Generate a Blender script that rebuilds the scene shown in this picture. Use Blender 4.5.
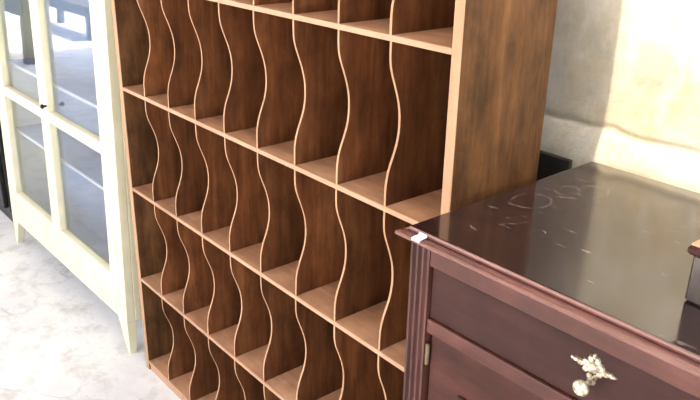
import bpy, bmesh, math, random
from mathutils import Vector, Matrix
random.seed(7)
for o in list(bpy.data.objects): bpy.data.objects.remove(o, do_unlink=True)
SC = bpy.context.scene
COL = SC.collection

# ------------------------------------------------------------------ camera
CAM = (0.76881, -0.84155, 1.44545)
RIGHT = Vector((0.639031, 0.76895, 0.018848))
DOWN = Vector((0.300072, -0.22666, -0.926597))
FWD = Vector((-0.708234, 0.59778, -0.375583))
cd = bpy.data.cameras.new('camera')
cd.sensor_width = 36.0
cd.lens = 755.27 / 700 * 36
cd.clip_start = 0.02
co = bpy.data.objects.new('camera', cd)
m = Matrix((RIGHT, -DOWN, -FWD)).transposed().to_4x4()
m.translation = CAM
co.matrix_world = m
COL.objects.link(co)
SC.camera = co

# ------------------------------------------------------------------ sky, sun, exposure
SUN_EL = 62.0
SUN = 5.8
SKY = 0.46
w = bpy.data.worlds.new('sky'); SC.world = w
w.use_nodes = True
nt = w.node_tree
bg = nt.nodes['Background']
st = nt.nodes.new('ShaderNodeTexSky')
st.sky_type = 'NISHITA'
st.sun_disc = False
st.sun_elevation = math.radians(SUN_EL)
st.sun_rotation = math.radians(180)
st.dust_density = 5.0
st.air_density = 0.75
st.ozone_density = 0.6
nt.links.new(st.outputs[0], bg.inputs[0])
bg.inputs[1].default_value = SKY
sl = bpy.data.lights.new('sun', 'SUN')
sl.energy = SUN
sl.angle = math.radians(1.2)
sl.color = (1.0, 0.93, 0.80)
so = bpy.data.objects.new('sun', sl)
e = math.radians(SUN_EL)
so.rotation_euler = Vector((0, math.cos(e), -math.sin(e))).to_track_quat('-Z', 'Y').to_euler()
so.location = (0, -2, 8)
COL.objects.link(so)
vs = SC.view_settings
vs.view_transform = 'Standard'
vs.look = 'None'
vs.exposure = 0.80
vs.gamma = 1.0
vs.use_curve_mapping = False

# ------------------------------------------------------------------ node helpers
class NG:
    def __init__(s, name):
        s.m = bpy.data.materials.new(name); s.m.use_nodes = True
        s.t = s.m.node_tree; s.b = s.t.nodes['Principled BSDF']
        s.out = s.t.nodes['Material Output']
    def n(s, typ, **kw):
        nd = s.t.nodes.new('ShaderNode' + typ)
        for k, v in kw.items():
            if k.startswith('_'): setattr(nd, k[1:], v)
        for k, v in kw.items():
            if not k.startswith('_'):
                key = int(k[1:]) if k[0] == 'i' and k[1:].isdigit() else k.replace('__', ' ')
                s.set(nd.inputs[key], v)
        return nd
    def set(s, sock, v):
        if hasattr(v, 'is_output') or isinstance(v, bpy.types.NodeSocket): s.t.links.new(v, sock)
        else: sock.default_value = v
    def coord(s, scale=(1, 1, 1), rand=0.0):
        tc = s.n('TexCoord')
        v = tc.outputs['Object']
        if rand:
            oi = s.n('ObjectInfo')
            sc_ = s.n('VectorMath', _operation='SCALE'); 
            cb = s.n('CombineXYZ', i0=oi.outputs['Random'], i1=oi.outputs['Random'], i2=oi.outputs['Random'])
            s.set(sc_.inputs[0], cb.outputs[0]); sc_.inputs['Scale'].default_value = rand
            ad = s.n('VectorMath', _operation='ADD', i0=v, i1=sc_.outputs[0]); v = ad.outputs[0]
        mp = s.n('Mapping', Vector=v); mp.inputs['Scale'].default_value = scale
        return mp.outputs[0]
    def noise(s, vec, scale, detail=4, rough=0.55, dist=0.0):
        return s.n('TexNoise', Vector=vec, Scale=scale, Detail=detail, Roughness=rough, Distortion=dist).outputs['Fac']
    def ramp(s, fac, stops):
        r = s.n('ValToRGB', i0=fac); cr = r.color_ramp
        while len(cr.elements) < len(stops): cr.elements.new(0.5)
        for el, (p, c) in zip(cr.elements, stops):
            el.position = p; el.color = (*c, 1) if len(c) == 3 else c
        return r.outputs[0]
    def mix(s, fac, a, b, mode='MIX'):
        mx = s.n('Mix', _data_type='RGBA', _blend_type=mode)
        s.set(mx.inputs[0], fac)
        s.set(mx.inputs[6], (*a, 1) if isinstance(a, tuple) else a)
        s.set(mx.inputs[7], (*b, 1) if isinstance(b, tuple) else b)
        return mx.outputs[2]
    def math(s, op, a, b=0.0, c=0.0, clamp=False):
        nd = s.n('Math', _operation=op, _use_clamp=clamp, i0=a, i1=b)
        if op in ('MULTIPLY_ADD', 'SMOOTHSTEP'): s.set(nd.inputs[2], c)
        return nd.outputs[0]
    def bump(s, h, strength=0.3, dist=0.002):
        bp = s.n('Bump', Height=h, Strength=strength, Distance=dist)
        s.t.links.new(bp.outputs[0], s.b.inputs['Normal'])
    def done(s, col=None, rough=0.6, spec=None, metal=None):
        if col is not None: s.set(s.b.inputs['Base Color'], (*col, 1) if isinstance(col, tuple) else col)
        s.set(s.b.inputs['Roughness'], rough)
        if spec is not None: s.b.inputs['Specular IOR Level'].default_value = spec
        if metal is not None: s.b.inputs['Metallic'].default_value = metal
        return s.m

def wood(name, dark, mid, light, axis='Z', rough=0.55, stain=0.35, fine=1.0, spec=0.4, coat=0.0, vary=0.0):
    g = NG(name)
    sc = {'Z': (9, 9, 0.9), 'X': (0.9, 9, 9), 'Y': (9, 0.9, 9)}[axis]
    v = g.coord(sc, rand=13.0)
    a = g.noise(v, 2.2 * fine, 5, 0.6, 0.8)
    b = g.noise(v, 9.0 * fine, 4, 0.6, 0.3)
    big = g.noise(g.coord((1.6, 1.6, 0.9), rand=5.0), 9.0, 4, 0.65)
    f = g.math('ADD', g.math('MULTIPLY', a, 0.65), g.math('MULTIPLY', b, 0.35))
    c = g.ramp(f, [(0.30, dark), (0.50, mid), (0.70, light)])
    bl = g.ramp(big, [(0.35, (1 - stain,) * 3), (0.65, (1.0, 1.0, 1.0))])
    c = g.mix(1.0, c, bl, 'MULTIPLY')
    oi = g.n('ObjectInfo')
    if vary:
        rv = g.math('MULTIPLY_ADD', oi.outputs['Random'], vary, 1.0 - 0.6 * vary)
        c = g.mix(1.0, c, g.n('CombineColor', i0=rv, i1=rv, i2=rv).outputs[0], 'MULTIPLY')
    g.bump(b, 0.18, 0.001)
    if coat: g.b.inputs['Coat Weight'].default_value = coat; g.b.inputs['Coat Roughness'].default_value = 0.25
    return g.done(c, rough, spec)

def paint(name, col, col2, rough=0.5, scale=14.0, wear=None):
    g = NG(name)
    v = g.coord((1, 1, 1), rand=7.0)
    n = g.noise(v, scale, 5, 0.6)
    c = g.ramp(n, [(0.35, col2), (0.6, col)])
    if wear:
        k = g.ramp(g.noise(g.coord((1, 1, 1), rand=3.0), 30.0, 6, 0.7), [(0.66, (0, 0, 0)), (0.72, (1, 1, 1))])
        c = g.mix(k, c, wear)
    g.bump(n, 0.15, 0.001)
    return g.done(c, rough, 0.4)

M = {}
M['shelf_side'] = wood('warm_brown_board', (0.055, 0.021, 0.007), (0.130, 0.057, 0.020), (0.225, 0.106, 0.041), 'Z', 0.55, 0.55, spec=0.2)
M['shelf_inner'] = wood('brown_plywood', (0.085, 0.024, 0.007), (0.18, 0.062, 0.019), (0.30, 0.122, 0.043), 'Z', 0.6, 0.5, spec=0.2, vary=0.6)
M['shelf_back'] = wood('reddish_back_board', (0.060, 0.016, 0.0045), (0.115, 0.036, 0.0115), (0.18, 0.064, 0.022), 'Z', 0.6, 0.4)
M['shelf_board'] = wood('top_lit_shelf_board', (0.39, 0.185, 0.088), (0.52, 0.275, 0.15), (0.64, 0.37, 0.22), 'X', 0.5, 0.25)  # board colour lightened to stand for light falling on the cell floors
M['edge'] = wood('raw_pale_edge', (0.36, 0.19, 0.105), (0.45, 0.26, 0.15), (0.54, 0.335, 0.21), 'X', 0.6, 0.12)
M['edge_v'] = wood('raw_pale_edge_upright', (0.36, 0.185, 0.095), (0.45, 0.25, 0.135), (0.53, 0.32, 0.185), 'Z', 0.6, 0.12)
M['cream'] = paint('cream_paint', (0.77, 0.715, 0.49), (0.71, 0.65, 0.42), 0.45, 9.0, (0.55, 0.48, 0.30))
M['cream_in'] = paint('reflection_blue_inside', (0.20, 0.27, 0.40), (0.17, 0.23, 0.35), 0.6, 8.0)  # blue put into the interior colour for the panes' bluish reflection
M['cream_edge'] = paint('worn_cream_shelf_edge', (0.60, 0.60, 0.60), (0.50, 0.50, 0.50), 0.5, 20.0)
M['mahog'] = wood('dark_mahogany', (0.034, 0.0095, 0.006), (0.064, 0.020, 0.014), (0.105, 0.036, 0.026), 'X', 0.5, 0.35, 0.8, 0.2, 0.0)
M['mahog_v'] = wood('dark_mahogany_upright', (0.040, 0.012, 0.008), (0.075, 0.025, 0.018), (0.12, 0.044, 0.033), 'Z', 0.4, 0.3, 0.8, 0.35, 0.1)
M['mahog_dark'] = wood('dark_drawer_mahogany', (0.020, 0.0065, 0.005), (0.036, 0.012, 0.0095), (0.060, 0.022, 0.017), 'X', 0.5, 0.35, 0.6, 0.18, 0.0)
M['mahog_red'] = wood('reddish_mahogany', (0.050, 0.014, 0.009), (0.090, 0.028, 0.019), (0.14, 0.050, 0.036), 'X', 0.42, 0.3, 0.9, 0.3, 0.08)
M['mahog_gloss'] = wood('polished_red_mahogany_lip', (0.11, 0.04, 0.03), (0.18, 0.072, 0.056), (0.26, 0.11, 0.088), 'X', 0.25, 0.2, 0.9, 0.6, 0.7)
M['box_wood'] = wood('grey_brown_box_wood', (0.07, 0.05, 0.04), (0.11, 0.085, 0.068), (0.16, 0.13, 0.105), 'Z', 0.35, 0.3, 1.0, 0.5, 0.3)
M['black'] = paint('black_paint', (0.012, 0.011, 0.011), (0.007, 0.006, 0.006), 0.4, 12.0)
M['dark_board'] = wood('near_black_board', (0.010, 0.009, 0.006), (0.017, 0.015, 0.010), (0.026, 0.022, 0.015), 'X', 0.8, 0.3)
M['paper'] = paint('white_paper', (0.86, 0.86, 0.86), (0.80, 0.80, 0.82), 0.7, 30.0)
M['grey_wood'] = wood('weathered_grey_wood', (0.10, 0.09, 0.09), (0.17, 0.155, 0.15), (0.25, 0.23, 0.22), 'X', 0.8, 0.3)
M['blue'] = paint('faded_blue_paint', (0.10, 0.16, 0.30), (0.08, 0.12, 0.24), 0.6, 10.0)

def mk_top():
    g = NG('polished_dark_top')
    v = g.coord((1.2, 9, 9), rand=3.0)
    a = g.noise(v, 2.5, 5, 0.6, 0.6)
    c = g.ramp(a, [(0.30, (0.012, 0.006, 0.006)), (0.52, (0.020, 0.009, 0.009)), (0.75, (0.034, 0.013, 0.012))])
    o = g.coord()
    # dull scuffs and rings left by cups
    sep = g.n('SeparateXYZ', i0=o)
    wob = g.math('MULTIPLY', g.math('SUBTRACT', g.noise(o, 28, 3), 0.5), 0.012)
    mask = None
    for (x, y, rx, ry, wd) in ((0.093, 0.135, 0.014, 0.019, 0.0022), (0.142, 0.118, 0.010, 0.014, 0.0016), (0.098, 0.327, 0.022, 0.030, 0.0020), (0.06, 0.215, 0.028, 0.034, 0.0022), (0.07, 0.30, 0.018, 0.022, 0.002)):
        dx = g.math('DIVIDE', g.math('SUBTRACT', sep.outputs[0], x), rx)
        dy = g.math('DIVIDE', g.math('SUBTRACT', sep.outputs[1], y), ry)
        d = g.math('SQRT', g.math('ADD', g.math('MULTIPLY', dx, dx), g.math('MULTIPLY', dy, dy)))
        d = g.math('ADD', d, g.math('MULTIPLY', wob, 30))
        k = g.math('SUBTRACT', 1.0, g.math('DIVIDE', g.math('ABSOLUTE', g.math('SUBTRACT', d, 1.0)), wd / rx * 1.3), clamp=True)
        mask = k if mask is None else g.math('MAXIMUM', mask, k)
    brk = g.ramp(g.noise(o, 45, 2), [(0.42, (0, 0, 0)), (0.58, (1, 1, 1))])
    mask = g.math('MULTIPLY', mask, brk)
    scr = g.ramp(g.noise(g.coord((1.0, 2.6, 1), rand=2.0), 26, 5, 0.6), [(0.64, (0, 0, 0)), (0.71, (1, 1, 1))])
    scr = g.math('MULTIPLY', scr, 0.35)
    mk = g.math('MAXIMUM', g.math('MULTIPLY', mask, 0.4), scr)
    c = g.mix(mk, c, (0.30, 0.25, 0.23))
    dust = g.ramp(g.noise(o, 7.0, 4, 0.6), [(0.35, (0.14,) * 3), (0.7, (0.26,) * 3)])
    g.bump(g.noise(o, 60, 4), 0.04, 0.001)
    g.b.inputs['Coat Weight'].default_value = 1.0; g.b.inputs['Coat IOR'].default_value = 1.58
    g.b.inputs['Coat Roughness'].default_value = 0.10
    return g.done(c, dust, 0.15)
M['top'] = mk_top()

def mk_wall():
    g = NG('old_lime_plaster')
    o = g.coord()
    n1 = g.noise(o, 2.4, 6, 0.62)
    n2 = g.noise(o, 11.0, 6, 0.65)
    c = g.ramp(n1, [(0.32, (0.40, 0.32, 0.19)), (0.50, (0.52, 0.465, 0.34)), (0.66, (0.61, 0.575, 0.47))])
    mot = g.ramp(g.noise(o, 16.0, 6, 0.75), [(0.42, (0, 0, 0)), (0.64, (1, 1, 1))])
    c = g.mix(g.math('MULTIPLY', mot, 0.45), c, (0.34, 0.335, 0.27))
    pale = g.ramp(g.noise(g.coord((1.3, 1, 0.7)), 9.0, 5, 0.65), [(0.50, (0, 0, 0)), (0.66, (1, 1, 1))])
    c = g.mix(g.math('MULTIPLY', pale, 0.5), c, (0.66, 0.64, 0.56))
    rust = g.ramp(g.noise(g.coord((1, 1, 1.8)), 15.0, 5, 0.7), [(0.66, (0, 0, 0)), (0.74, (1, 1, 1))])
    c = g.mix(g.math('MULTIPLY', rust, 0.45), c, (0.24, 0.17, 0.09))
    g.bump(g.math('ADD', n2, g.math('MULTIPLY', g.noise(o, 40, 5), 0.4)), 0.5, 0.008)
    return g.done(c, 0.9, 0.2)
M['wall'] = mk_wall()

def mk_floor():
    g = NG('worn_concrete')
    o = g.coord()
    n1 = g.noise(o, 1.6, 6, 0.62)
    n2 = g.noise(o, 9.0, 7, 0.7)
    c = g.ramp(n1, [(0.34, (0.62, 0.625, 0.63)), (0.50, (0.75, 0.75, 0.74)), (0.66, (0.84, 0.83, 0.80))])
    sp = g.ramp(n2, [(0.34, (0.72, 0.70, 0.67)), (0.50, (1, 1, 1))])
    c = g.mix(0.8, c, sp, 'MULTIPLY')
    vd = g.n('TexVoronoi', _feature='DISTANCE_TO_EDGE', Scale=0.9)
    wv = g.n('VectorMath', _operation='ADD', i0=o)
    nz = g.n('TexNoise', Vector=o, Scale=3.0, Detail=5.0)
    sc_ = g.n('VectorMath', _operation='SCALE', i0=nz.outputs['Color']); sc_.inputs['Scale'].default_value = 0.35
    g.set(wv.inputs[1], sc_.outputs[0]); g.set(vd.inputs['Vector'], wv.outputs[0])
    ck = g.ramp(vd.outputs['Distance'], [(0.0, (1, 1, 1)), (0.010, (0, 0, 0))])
    ck = g.math('MULTIPLY', ck, g.ramp(g.noise(o, 2.3, 2), [(0.45, (0, 0, 0)), (0.6, (1, 1, 1))]))
    c = g.mix(g.math('MULTIPLY', ck, 0.55), c, (0.50, 0.49, 0.47))
    g.bump(g.math('SUBTRACT', n2, ck), 0.45, 0.006)
    return g.done(c, 0.85, 0.25)
M['floor'] = mk_floor()

def mk_glass():
    g = NG('window_glass')
    lw = g.n('LayerWeight'); lw.inputs[0].default_value = 0.5
    f = g.math('MULTIPLY_ADD', g.math('POWER', lw.outputs['Facing'], 5.0), 0.95, 0.045)
    tr = g.n('BsdfTransparent'); tr.inputs[0].default_value = (0.93, 0.96, 0.98, 1)
    gl = g.n('BsdfGlossy'); gl.inputs['Roughness'].default_value = 0.02; gl.inputs[0].default_value = (1, 1, 1, 1)
    o = g.coord()
    bp = g.n('Bump', Height=g.noise(o, 7.0, 2), Strength=0.03, Distance=0.003)
    g.t.links.new(bp.outputs[0], gl.inputs['Normal'])
    mx = g.n('MixShader', i0=f, i1=tr.outputs[0], i2=gl.outputs[0])
    g.t.links.new(mx.outputs[0], g.out.inputs[0])
    return g.m
M['glass'] = mk_glass()

def mk_metal():
    g = NG('worn_plated_brass')
    o = g.coord()
    n = g.noise(o, 160.0, 4, 0.6)
    c = g.ramp(n, [(0.35, (0.16, 0.12, 0.07)), (0.52, (0.58, 0.52, 0.38)), (0.7, (0.85, 0.82, 0.74))])
    g.bump(n, 0.5, 0.001)
    return g.done(c, 0.38, 0.5, 0.7)
M['metal'] = mk_metal()
M['old_brass'] = paint('tarnished_brass', (0.14, 0.10, 0.055), (0.06, 0.04, 0.025), 0.45, 90.0)
def mk_added_roof_mat():
    g = NG('pale_added_roof')  # surface of the unseen roof added for shade
    n = g.noise(g.coord(), 3.0, 5)
    return g.done(g.ramp(n, [(0.3, (0.50, 0.47, 0.42)), (0.7, (0.62, 0.59, 0.53))]), 0.8, 0.2)
M['added_roof_mat'] = mk_added_roof_mat()

# ------------------------------------------------------------------ mesh helpers
def mesh_obj(name, bm, mats, parent=None, loc=(0, 0, 0), smooth=False):
    me = bpy.data.meshes.new(name)
    bm.normal_update()
    bm.to_mesh(me); bm.free()
    for mm in (mats if isinstance(mats, (list, tuple)) else [mats]): me.materials.append(mm)
    if smooth:
        for p in me.polygons: p.use_smooth = True
    o = bpy.data.objects.new(name, me)
    COL.objects.link(o)
    o.location = loc
    if parent: o.parent = parent
    return o

def add_box(bm, x0, x1, y0, y1, z0, z1, bev=0.0, seg=1):
    vs_ = [bm.verts.new((x, y, z)) for x in (x0, x1) for y in (y0, y1) for z in (z0, z1)]
    idx = [(0, 1, 3, 2), (4, 6, 7, 5), (0, 4, 5, 1), (2, 3, 7, 6), (0, 2, 6, 4), (1, 5, 7, 3)]
    fs = [bm.faces.new([vs_[i] for i in q]) for q in idx]
    if bev > 0:
        es = list({ed for f in fs for ed in f.edges})
        bmesh.ops.bevel(bm, geom=es, offset=bev, segments=seg, affect='EDGES', profile=0.6)

def box(name, x0, x1, y0, y1, z0, z1, mat, parent=None, bev=0.0, front=None, seg=1):
    bm = bmesh.new()
    add_box(bm, x0, x1, y0, y1, z0, z1, bev, seg)
    mats = [mat]
    if front:
        mats.append(front)
        bm.normal_update()
        for f in bm.faces:
            if f.normal.y < -0.6: f.material_index = 1
    return mesh_obj(name, bm, mats, parent)

def prism(bm, prof, a0, a1, axis):
    """extrude a closed 2-D outline along an axis. axis 'X': prof=(y,z); 'Y': (x,z); 'Z': (x,y)"""
    def P(p, a):
        return {'X': (a, p[0], p[1]), 'Y': (p[0], a, p[1]), 'Z': (p[0], p[1], a)}[axis]
    A = [bm.verts.new(P(p, a0)) for p in prof]; B = [bm.verts.new(P(p, a1)) for p in prof]
    n = len(prof)
    fs = []
    for i in range(n): fs.append(bm.faces.new((A[i], A[(i + 1) % n], B[(i + 1) % n], B[i])))
    fs.append(bm.faces.new(A[::-1])); fs.append(bm.faces.new(B))
    bmesh.ops.recalc_face_normals(bm, faces=fs)
    return fs

def lathe(bm, prof, n=20, axis='Z', c=(0, 0, 0)):
    rings = []
    for (r, h) in prof:
        ring = []
        for k in range(n):
            t = 2 * math.pi * k / n
            a, b = r * math.cos(t), r * math.sin(t)
            p = {'Z': (a, b, h), 'Y': (a, h, b)}[axis]
            ring.append(bm.verts.new((p[0] + c[0], p[1] + c[1], p[2] + c[2])))
        rings.append(ring)
    fs = []
    for A, B in zip(rings, rings[1:]):
        for k in range(n): fs.append(bm.faces.new((A[k], A[(k + 1) % n], B[(k + 1) % n], B[k])))
    fs.append(bm.faces.new(rings[0][::-1])); fs.append(bm.faces.new(rings[-1]))
    bmesh.ops.recalc_face_normals(bm, faces=fs)

def thing(name, label, cat, loc=(0, 0, 0), rot=(0, 0, 0), group=None):
    o = bpy.data.objects.new(name, None)
    o.empty_display_size = 0.1
    COL.objects.link(o)
    o.location = loc; o.rotation_euler = rot
    o['label'] = label; o['category'] = cat
    if group: o['group'] = group
    return o

def struct(o): o['kind'] = 'structure'; return o

from mathutils import noise as mnoise
# ------------------------------------------------------------------ setting
def make_floor():
    bm = bmesh.new()
    add_box(bm, -30, 20, -30, 0.9, -0.12, 0.0)
    o = struct(mesh_obj('floor', bm, M['floor']))
    o['label'] = 'pale worn concrete ground with faint cracks'
make_floor()

def make_wall():
    # upper face, a sloping ledge at about 1 m, and a thicker plinth below, all uneven plaster
    bm = bmesh.new()
    xs = [-6 + i * 0.5 for i in range(8)] + [-2.2 + i * 0.1 for i in range(20)] + [-0.2 + i * 0.03 for i in range(50)] + [1.3 + 0.5 * i for i in range(8)]
    prof = [(0.400, -0.05), (0.400, 0.3), (0.400, 0.6), (0.399, 0.8), (0.399, 0.9), (0.398, 0.955), (0.398, 0.970), (0.400, 0.983), (0.403, 0.998), (0.407, 1.013), (0.412, 1.026), (0.417, 1.036), (0.4205, 1.041), (0.4175, 1.0465), (0.4175, 1.056), (0.419, 1.072)]
    z = 1.10
    while z < 1.6: prof.append((0.42, z)); z += 0.035
    prof += [(0.42, 1.8), (0.42, 2.2), (0.42, 3.0), (0.9, 3.0), (0.9, -0.05)]
    cols = []
    for x in xs:
        c = []
        for (y, z) in prof:
            dy = dz = 0
            if y < 0.6:
                v = Vector((x * 7, 3.1, z * 7))
                dy = 0.004 * mnoise.noise(v) + 0.003 * mnoise.noise(v * 3.3)
                if 0.97 < z < 1.06: dz = 0.007 * mnoise.noise(Vector((x * 16, 1.0, z * 4))) + 0.004 * mnoise.noise(Vector((x * 45, 2.0, z * 9)))
            c.append(bm.verts.new((x, y + dy, z + dz)))
        cols.append(c)
    n = len(prof)
    for A, B in zip(cols, cols[1:]):
        for i in range(n): bm.faces.new((A[i], B[i], B[(i + 1) % n], A[(i + 1) % n]))
    bm.faces.new(cols[0]); bm.faces.new(cols[-1][::-1])
    bmesh.ops.recalc_face_normals(bm, faces=bm.faces)
    o = struct(mesh_obj('wall_back', bm, M['wall'], smooth=True))
    o['label'] = 'old cream plaster wall with a rough sloping ledge'
make_wall()

def make_added_roof():
    # unseen roof added to shade the furniture; its right-hand gap shapes the wall's sun patch
    bm = bmesh.new()
    L, Rr, F, F2, B, XS, XF, G = -7.2, 3.2, -3.0, -4.2, 0.42, -0.009, -0.9, 1.0
    prof = [(L, F2), (XF, F2), (XF, F), (Rr, F), (Rr, B - G), (XS, B - G), (XS, B), (L, B)]
    prism(bm, prof, 2.68, 2.80, 'Z')
    o = struct(mesh_obj('added_roof', bm, M['added_roof_mat']))
    o['label'] = 'pale unseen roof slab added overhead to shade the furniture'
make_added_roof()

# ------------------------------------------------------------------ pigeonhole shelf
CW = 0.135568; NC = 9; RH = 0.30; BT = 0.0105
XL = -NC * CW            # inner face of the left panel
XR = 0.0                 # inner face of the right panel
PT = 0.020
DEP = 0.224
Z0 = 0.03
NR = 6
def make_shelf():
    t = thing('pigeonhole_shelf', 'tall brown wooden pigeonhole shelf with wavy-edged upright dividers', 'shelf', (XL / 2, 0, 0))
    ox = -XL / 2
    ztop = Z0 + NR * RH
    def bx(name, x0, x1, y0, y1, z0, z1, mat, bev, front=None):
        return box(name, x0 + ox, x1 + ox, y0, y1, z0, z1, mat, t, bev, front)
    bx('side_panel', XR, XR + PT, -0.001, DEP, 0, ztop + 0.006, M['shelf_side'], 0.0015, M['edge_v'])
    bx('side_panel', XL - PT, XL, -0.001, DEP, 0, ztop + 0.006, M['shelf_side'], 0.0015, M['edge_v'])
    bx('back_panel', XL, XR, DEP - 0.012, DEP - 0.004, 0.0, ztop + 0.006, M['shelf_back'], 0)
    for r in range(NR + 1):
        z = Z0 + r * RH
        bx('shelf_board' if 0 < r < NR else ('top_board' if r else 'bottom_board'), XL, XR, 0.0, DEP - 0.012, z - BT / 2, z + BT / 2, M['shelf_board'], 0.001, M['edge'])
    bx('plinth', XL, XR, 0.004, 0.016, 0, Z0 - BT / 2, M['shelf_side'], 0, M['edge'])
    # wavy divider: full depth at top and bottom, scooped in between
    key = [(0, 0), (.08, 0), (.14, .06), (.20, .24), (.27, .52), (.34, .77), (.41, .94), (.48, 1.0), (.55, .97), (.62, .83), (.69, .57), (.75, .31), (.81, .12), (.87, .02), (.92, 0), (1, 0)]
    H = RH - BT
    pts = []
    for i, (tt, d) in enumerate(key): pts.append((tt, d))
    def cr(u):
        for i in range(len(pts) - 1):
            if pts[i][0] <= u <= pts[i + 1][0]:
                p0 = pts[max(i - 1, 0)]; p1 = pts[i]; p2 = pts[i + 1]; p3 = pts[min(i + 2, len(pts) - 1)]
                s = (u - p1[0]) / (p2[0] - p1[0])
                m1 = (p2[1] - p0[1]) / (p2[0] - p0[0]) * (p2[0] - p1[0]); m2 = (p3[1] - p1[1]) / (p3[0] - p1[0]) * (p2[0] - p1[0])
                return (2*s**3-3*s**2+1)*p1[1] + (s**3-2*s**2+s)*m1 + (-2*s**3+3*s**2)*p2[1] + (s**3-s**2)*m2
        return 0
    N = 40
    prof = [(0.001 + 0.027 * cr(1 - k / N), k / N * H) for k in range(N + 1)]
    prof += [(DEP - 0.012, H), (DEP - 0.012, 0)]
    bm = bmesh.new()
    fs = prism(bm, prof, -0.0026, 0.0026, 'X')
    for i in range(N): fs[i].material_index = 1
    first = mesh_obj('divider', bm, [M['shelf_inner'], M['edge_v']], t)
    n = 0
    for r in range(NR):
        for c in range(1, NC):
            d = first if n == 0 else first.copy()
            if n: COL.objects.link(d)
            d.parent = t
            d.location = (XL + c * CW + ox + random.uniform(-.0012, .0012), random.uniform(0, .0012), Z0 + r * RH + BT / 2)
            n += 1
make_shelf()

# ------------------------------------------------------------------ cream glazed cabinet
def make_cabinet():
    W = 1.12
    t = thing('glazed_cabinet', 'cream painted glazed cabinet with tapered legs beside the pigeonhole shelf', 'cabinet',
              (-1.344, -0.014, 0), (-0.031, 0, 0.014))
    H = 1.72; D = 0.20; ST = 0.040
    zb = 0.118
    C = M['cream']
    def bx(name, x0, x1, y0, y1, z0, z1, mat=C, bev=0.002, parent=t): return box(name, x0, x1, y0, y1, z0, z1, mat, parent, bev)
    # local x: 0 at the right end, -W at the left; y 0 at the front
    for x0, x1 in ((-ST, 0), (-W, -W + ST)):
        bx('stile', x0, x1, 0, 0.03, zb, H)
    bx('apron', -W + ST, -ST, 0.0, 0.03, zb, 0.155)
    bx('top_rail', -W + ST, -ST, 0.0, 0.03, H - 0.04, H)
    bx('side_panel', -0.018, 0, 0.03, D, zb, H)
    bx('side_panel', -W, -W + 0.018, 0.03, D, zb, H)
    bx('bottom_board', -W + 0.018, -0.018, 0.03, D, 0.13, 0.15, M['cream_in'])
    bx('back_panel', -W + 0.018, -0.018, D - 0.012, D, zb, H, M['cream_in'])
    bx('top_board', -W - 0.02, 0.02, -0.02, D, H, H + 0.025, C, 0.004)
    for z in (0.52, 0.80, 1.32):
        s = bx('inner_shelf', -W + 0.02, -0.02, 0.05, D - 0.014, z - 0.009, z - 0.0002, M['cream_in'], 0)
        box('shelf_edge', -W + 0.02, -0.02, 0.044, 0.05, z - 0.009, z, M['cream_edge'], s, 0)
    # tapered legs
    def leg(x_out, sgn, y0, y1):
        bm = bmesh.new()
        top = [(x_out, y0), (x_out + sgn * 0.066, y0), (x_out + sgn * 0.066, y1), (x_out, y1)]
        bot = [(x_out - sgn * 0.0, y0 + 0.004), (x_out + sgn * 0.017, y0 + 0.004), (x_out + sgn * 0.017, y1 - 0.006), (x_out, y1 - 0.006)]
        dz = -0.004 if y0 > 0.1 else 0
        A = [bm.verts.new((x, y, zb)) for x, y in top]
        B = [bm.verts.new((x, y, 0.0 + dz)) for x, y in bot]
        for i in range(4): bm.faces.new((A[i], A[(i + 1) % 4], B[(i + 1) % 4], B[i]))
        bm.faces.new(A); bm.faces.new(B[::-1])
        bmesh.ops.recalc_face_normals(bm, faces=bm.faces)
        bmesh.ops.bevel(bm, geom=list(bm.edges), offset=0.0015, segments=1, affect='EDGES')
        mesh_obj('leg', bm, C, t)
    for x_out, sgn in ((0, -1), (-W, 1)):
        leg(x_out, sgn, 0.0, 0.035); leg(x_out, sgn, D - 0.035, D)
    # two doors, each three panes high
    rails = [(0.158, 0.262), (0.676, 0.714), (1.185, 1.223), (H - 0.115, H - 0.043)]
    mid = -0.577
    for (x0, x1, sl, sr) in ((mid + 0.0008, -ST - 0.001, 0.0375, 0.060), (-W + ST + 0.001, mid - 0.0008, 0.060, 0.0375)):
        bm = bmesh.new()
        add_box(bm, x0, x0 + sl, -0.002, 0.026, 0.158, H - 0.043, 0.002)
        add_box(bm, x1 - sr, x1, -0.002, 0.026, 0.158, H - 0.043, 0.002)
        for z0, z1 in rails: add_box(bm, x0 + sl - 0.001, x1 - sr + 0.001, -0.001, 0.026, z0, z1, 0.002)
        d = mesh_obj('door', bm, C, t)
        for (a, b) in zip(rails, rails[1:]):
            box('pane', x0 + sl - 0.004, x1 - sr + 0.004, 0.018, 0.0205, a[1] - 0.004, b[0] + 0.004, M['glass'], d)
        if sl < 0.05:
            bm = bmesh.new()
            lathe(bm, [(0.004, -0.002), (0.004, -0.010), (0.008, -0.014), (0.009, -0.018), (0.006, -0.022), (0.001, -0.023)], 14, 'Y', (x0 + 0.030, 0, 0.735))
            k = mesh_obj('knob', bm, M['dark_board'], d, smooth=True)
            k['label'] = 'small dark door knob'
make_cabinet()

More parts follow.
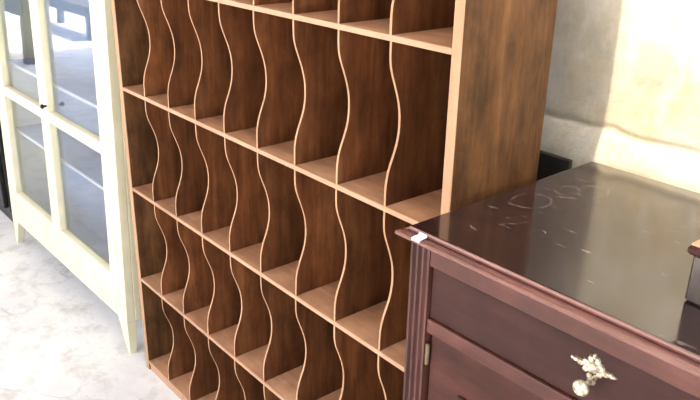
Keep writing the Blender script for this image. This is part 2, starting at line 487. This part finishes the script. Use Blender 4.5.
# ------------------------------------------------------------------ dark mahogany dresser
DX0, DX1 = 0.062, 1.062
def make_dresser():
    t = thing('dresser', 'dark mahogany dresser with polished scratched top and fluted corner post', 'dresser', (0.048, -0.12, 0), (0, 0, math.radians(0.9)))
    ox, oy = -0.05, 0.12
    def bx(name, x0, x1, y0, y1, z0, z1, mat, bev=0.0015, parent=t):
        return box(name, x0 + ox, x1 + ox, y0 + oy, y1 + oy, z0, z1, mat, parent, bev, seg=2)
    FY = -0.123
    # top board (rounded lip) and the moulding round its underside
    bm = bmesh.new()
    add_box(bm, 0.058 + ox, DX1 + 0.006 + ox, -0.127 + oy, 0.345 + oy, 0.9915, 1.0, 0.0035, 3)
    bm.normal_update()
    for f in bm.faces:
        if f.normal.z < 0.75: f.material_index = 1
    mesh_obj('top_board', bm, [M['top'], M['mahog_gloss']], t)
    prof = [(-0.122, 0.9915), (-0.134, 0.9915), (-0.1358, 0.9905), (-0.1385, 0.9925), (-0.1415, 0.9922), (-0.1432, 0.9900), (-0.1428, 0.9870), (-0.1400, 0.9850), (-0.1350, 0.9835), (-0.1290, 0.9820), (-0.1255, 0.9795), (-0.1240, 0.9770), (-0.122, 0.9770)]
    bm = bmesh.new()
    prism(bm, [(y + oy, z) for y, z in prof], 0.046 + ox, DX1 + 0.018 + ox, 'X')
    mesh_obj('moulding', bm, M['mahog_gloss'], t)
    bm = bmesh.new()   # the same moulding along the left end
    prism(bm, [(DX0 - (-0.124 - y) * 0.8 + ox, z) for y, z in prof], -0.124 + oy, 0.345 + oy, 'Y')
    mesh_obj('moulding', bm, M['mahog_gloss'], t)
    bm = bmesh.new()
    prism(bm, [(DX1 + (-0.124 - y) * 0.8 + ox, z) for y, z in prof], -0.124 + oy, 0.345 + oy, 'Y')
    mesh_obj('moulding', bm, M['mahog_gloss'], t)
    # carcase
    bx('side_panel', DX0, DX0 + 0.02, -0.09, 0.34, 0.09, 0.9915, M['mahog_v'])
    bx('side_panel', DX1 - 0.02, DX1, -0.09, 0.34, 0.09, 0.9915, M['mahog_v'])
    bx('back_panel', DX0 + 0.02, DX1 - 0.02, 0.33, 0.34, 0.09, 0.9915, M['mahog_v'])
    bx('bottom_board', DX0 + 0.02, DX1 - 0.02, -0.09, 0.33, 0.09, 0.11, M['mahog'])
    xi0, xi1 = 0.102, DX1 - 0.042
    bx('frieze', xi0 - 0.002, xi1 + 0.002, FY, -0.09, 0.949, 0.977, M['mahog_red'], 0.002)
    bx('rail', xi0 - 0.002, xi1 + 0.002, FY + 0.001, -0.09, 0.838, 0.862, M['mahog_red'], 0.003)
    # fluted corner posts
    for xa, xb in ((0.061, 0.099), (DX1 - 0.038, DX1)):
        p = []
        n = 3; wd = (xb - xa - 0.004) / n
        p.append((xa, -0.09)); p.append((xa, FY))
        p.append((xa + 0.002, FY))
        for i in range(n):
            a = xa + 0.002 + i * wd
            for k in range(9):
                th = math.pi * k / 8
                p.append((a + wd * 0.14 + wd * 0.72 * (k / 8), FY + 0.0055 * math.sin(th)))
        p.append((xb - 0.0, FY)); p.append((xb, -0.09))
        q = []
        for pt in p:
            if not q or (abs(pt[0] - q[-1][0]) + abs(pt[1] - q[-1][1])) > 1e-6: q.append(pt)
        bm = bmesh.new()
        prism(bm, [(x + ox, y + oy) for x, y in q], 0.0, 0.977, 'Z')
        mesh_obj('fluted_post', bm, M['mahog_v'], t)
    for xa, xb in ((DX0, DX0 + 0.04), (DX1 - 0.04, DX1)):
        bx('leg', xa, xb, 0.30, 0.34, 0, 0.09, M['mahog_v'])
    # drawer with ornate handles
    dr = bx('drawer', xi0, xi1, FY + 0.005, FY + 0.025, 0.8635, 0.9475, M['mahog_dark'], 0.002)
    def handle(cx, cz):
        bm = bmesh.new()
        # pierced bat-wing plate: lobes about a central boss
        def lobe(x, z, rx, rz, th=0.0022):
            prof = []
            n = 12
            A = [bm.verts.new((cx + x + rx * math.cos(2 * math.pi * k / n) + ox, FY + 0.005 + oy, cz + z + rz * math.sin(2 * math.pi * k / n))) for k in range(n)]
            B = [bm.verts.new((cx + x + rx * 0.75 * math.cos(2 * math.pi * k / n) + ox, FY + 0.005 - th + oy, cz + z + rz * 0.75 * math.sin(2 * math.pi * k / n))) for k in range(n)]
            for k in range(n): bm.faces.new((A[k], A[(k + 1) % n], B[(k + 1) % n], B[k]))
            bm.faces.new(B)
        for s in (-1, 1):
            lobe(s * 0.0095, 0.004, 0.006, 0.006, 0.003); lobe(s * 0.0095, -0.005, 0.0048, 0.005, 0.003)
            lobe(s * 0.0175, 0.000, 0.0055, 0.0042, 0.0026); lobe(s * 0.0245, 0.001, 0.004, 0.0034, 0.0024); lobe(s * 0.029, 0.001, 0.0030, 0.002, 0.002)
            lobe(s * 0.0045, 0.0115, 0.004, 0.005, 0.0024)
            lobe(s * 0.004, -0.012, 0.0036, 0.004, 0.0024)
        lobe(0, 0.0165, 0.0028, 0.004, 0.002)
        lobe(0, 0, 0.0075, 0.0085, 0.0036)
        lobe(0, -0.0185, 0.0062, 0.0062, 0.0036)
        bmesh.ops.recalc_face_normals(bm, faces=bm.faces)
        pl = mesh_obj('handle_plate', bm, M['metal'], dr)
        pl['label'] = 'ornate pale brass handle plate'
        bm = bmesh.new()
        y0 = FY + 0.003 + oy
        lathe(bm, [(0.0038, y0), (0.0034, y0 - 0.010), (0.0046, y0 - 0.013), (0.0085, y0 - 0.016), (0.0105, y0 - 0.0195), (0.0105, y0 - 0.022), (0.009, y0 - 0.0245), (0.0068, y0 - 0.0255), (0.006, y0 - 0.0248), (0.0036, y0 - 0.027), (0.0008, y0 - 0.0275)], 20, 'Y', (cx + ox, 0, cz - 0.019))
        kn = mesh_obj('knob', bm, M['metal'], dr, smooth=True)
        kn['label'] = 'round embossed brass knob'
    for cx in (0.372, DX0 + DX1 - 0.372): handle(cx, 0.9185)
    # two doors below
    xm = (xi0 + xi1) / 2
    bx('centre_stile', xm - 0.02, xm + 0.02, FY, -0.09, 0.11, 0.838, M['mahog_v'])
    bx('base_rail', xi0 - 0.002, xi1 + 0.002, FY, -0.09, 0.06, 0.12, M['mahog_red'], 0.003)
    for xa, xb in ((xi0 + 0.004, xm - 0.022), (xm + 0.022, xi1 - 0.004)):
        d = bx('door', xa, xb, FY + 0.008, FY + 0.026, 0.122, 0.835, M['mahog'], 0.002)
        bx('door_panel', xa + 0.06, xb - 0.06, FY + 0.004, FY + 0.010, 0.20, 0.76, M['mahog_dark'], 0.004, d)
        hx = xa if xa < xm - 0.1 else xb
        for hz in (0.80, 0.20):
            bm = bmesh.new()
            lathe(bm, [(0.0032, hz - 0.018), (0.0036, hz - 0.016), (0.0036, hz + 0.016), (0.0032, hz + 0.018)], 10, 'Z', (hx - 0.003 + ox, FY + 0.004 + oy, 0))
            hh = mesh_obj('hinge', bm, M['old_brass'], d, smooth=True)
            hh['label'] = 'tarnished brass hinge'
    # price sticker folded over the edge of the moulding
    bm = bmesh.new()
    pr_ = [(-0.1278, 0.9975), (-0.1290, 0.9945), (-0.1392, 0.9942), (-0.1428, 0.9935), (-0.1440, 0.9905), (-0.1434, 0.9902), (-0.1424, 0.9926), (-0.1390, 0.9932), (-0.1284, 0.9935), (-0.1272, 0.9975)]
    prism(bm, [(y + oy, z) for y, z in pr_], 0.080 + ox, 0.0955 + ox, 'X')
    sk = mesh_obj('sticker', bm, M['paper'], t)
    sk['label'] = 'small white paper sticker on the corner'
make_dresser()

# ------------------------------------------------------------------ small things
def make_box():
    t = thing('wooden_box', 'small dark wooden box standing on the polished dresser top', 'box', (0.418, -0.018, 1.0), (0, 0, 0))
    box('body', 0, 0.22, 0, 0.15, 0.0, 0.062, M['box_wood'], t, 0.003)
    ld = box('lid', -0.006, 0.226, -0.006, 0.156, 0.062, 0.073, M['mahog_dark'], t, 0.003)
    box('lid_inlay', -0.003, 0.223, -0.003, 0.153, 0.073, 0.0765, M['edge'], ld, 0.001)
    bm = bmesh.new()
    lathe(bm, [(0.006, 0.0755), (0.005, 0.081), (0.010, 0.086), (0.011, 0.091), (0.007, 0.096), (0.001, 0.097)], 16, 'Z', (0.11, 0.075, 0))
    mesh_obj('knob', bm, M['mahog_dark'], ld, smooth=True)
make_box()

def make_board():
    bm = bmesh.new()
    add_box(bm, -0.75, 0.002, -0.006, 0.006, 0, 0.986, 0.002)  # near-black sheet filling the dark gap behind the shelf
    o = mesh_obj('plank', bm, M['dark_board'], None, (0, 0.352, 0))
    o['label'] = 'near-black board standing between the shelf and the plaster wall'
    o['category'] = 'board'
make_board()

def make_black_cabinet():
    t = thing('black_cabinet', 'black painted cabinet at the far left behind the cream cabinet', 'cabinet', (-2.66, 0.0, 0))
    box('body', -0.6, 0.0, 0.02, 0.34, 0.06, 1.5, M['black'], t, 0.003)
    d = box('door', -0.58, -0.02, 0.0, 0.02, 0.08, 1.48, M['black'], t, 0.003)
    box('door_panel', -0.50, -0.10, -0.004, 0.002, 0.18, 1.38, M['black'], d, 0.003)
    bm = bmesh.new()
    lathe(bm, [(0.005, 0.0), (0.005, -0.012), (0.012, -0.018), (0.012, -0.024), (0.002, -0.028)], 14, 'Y', (-0.06, 0, 0.8))
    mesh_obj('knob', bm, M['metal'], d, smooth=True)
    box('plinth', -0.58, -0.02, 0.03, 0.33, 0, 0.06, M['black'], t)
make_black_cabinet()

def make_bench():
    # both stand out in the yard; seen only as reflections in the cabinet's upper panes
    t = thing('yard_bench', 'low weathered grey wooden bench mirrored in the cream cabinet\'s upper right pane', 'bench', (-8.43, -2.74, 0))
    L = 0.78; Dp = 0.16; Hh = 0.34
    for i in range(4):
        y0 = -Dp + i * 0.08
        box('slat', -L - 0.02, L + 0.02, y0 + 0.003, y0 + 0.077, Hh, Hh + 0.03, M['grey_wood'], t, 0.003)
    for y in (-Dp + 0.015, Dp - 0.045): box('apron', -L, L, y, y + 0.03, Hh - 0.09, Hh, M['grey_wood'], t, 0.002)
    for x in (-L, L - 0.09):
        for y in (-Dp, Dp - 0.07): box('leg', x, x + 0.09, y, y + 0.07, 0, Hh, M['grey_wood'], t, 0.003)
    t = thing('yard_bench', 'narrow faded blue bench on grey legs mirrored in the cream cabinet\'s upper left pane', 'bench', (-6.95, -1.52, 0))
    for i in range(2): box('seat_board', -0.50, 0.50, -0.09 + i * 0.09, -0.003 + i * 0.09, 0.60, 0.63, M['blue'], t, 0.003)
    for y in (-0.075, 0.05): box('apron', -0.46, 0.46, y, y + 0.025, 0.44, 0.60, M['blue'], t, 0.002)
    for x in (-0.48, 0.38): box('leg', x, x + 0.10, -0.05, 0.05, 0, 0.60, M['grey_wood'], t, 0.003)
make_bench()
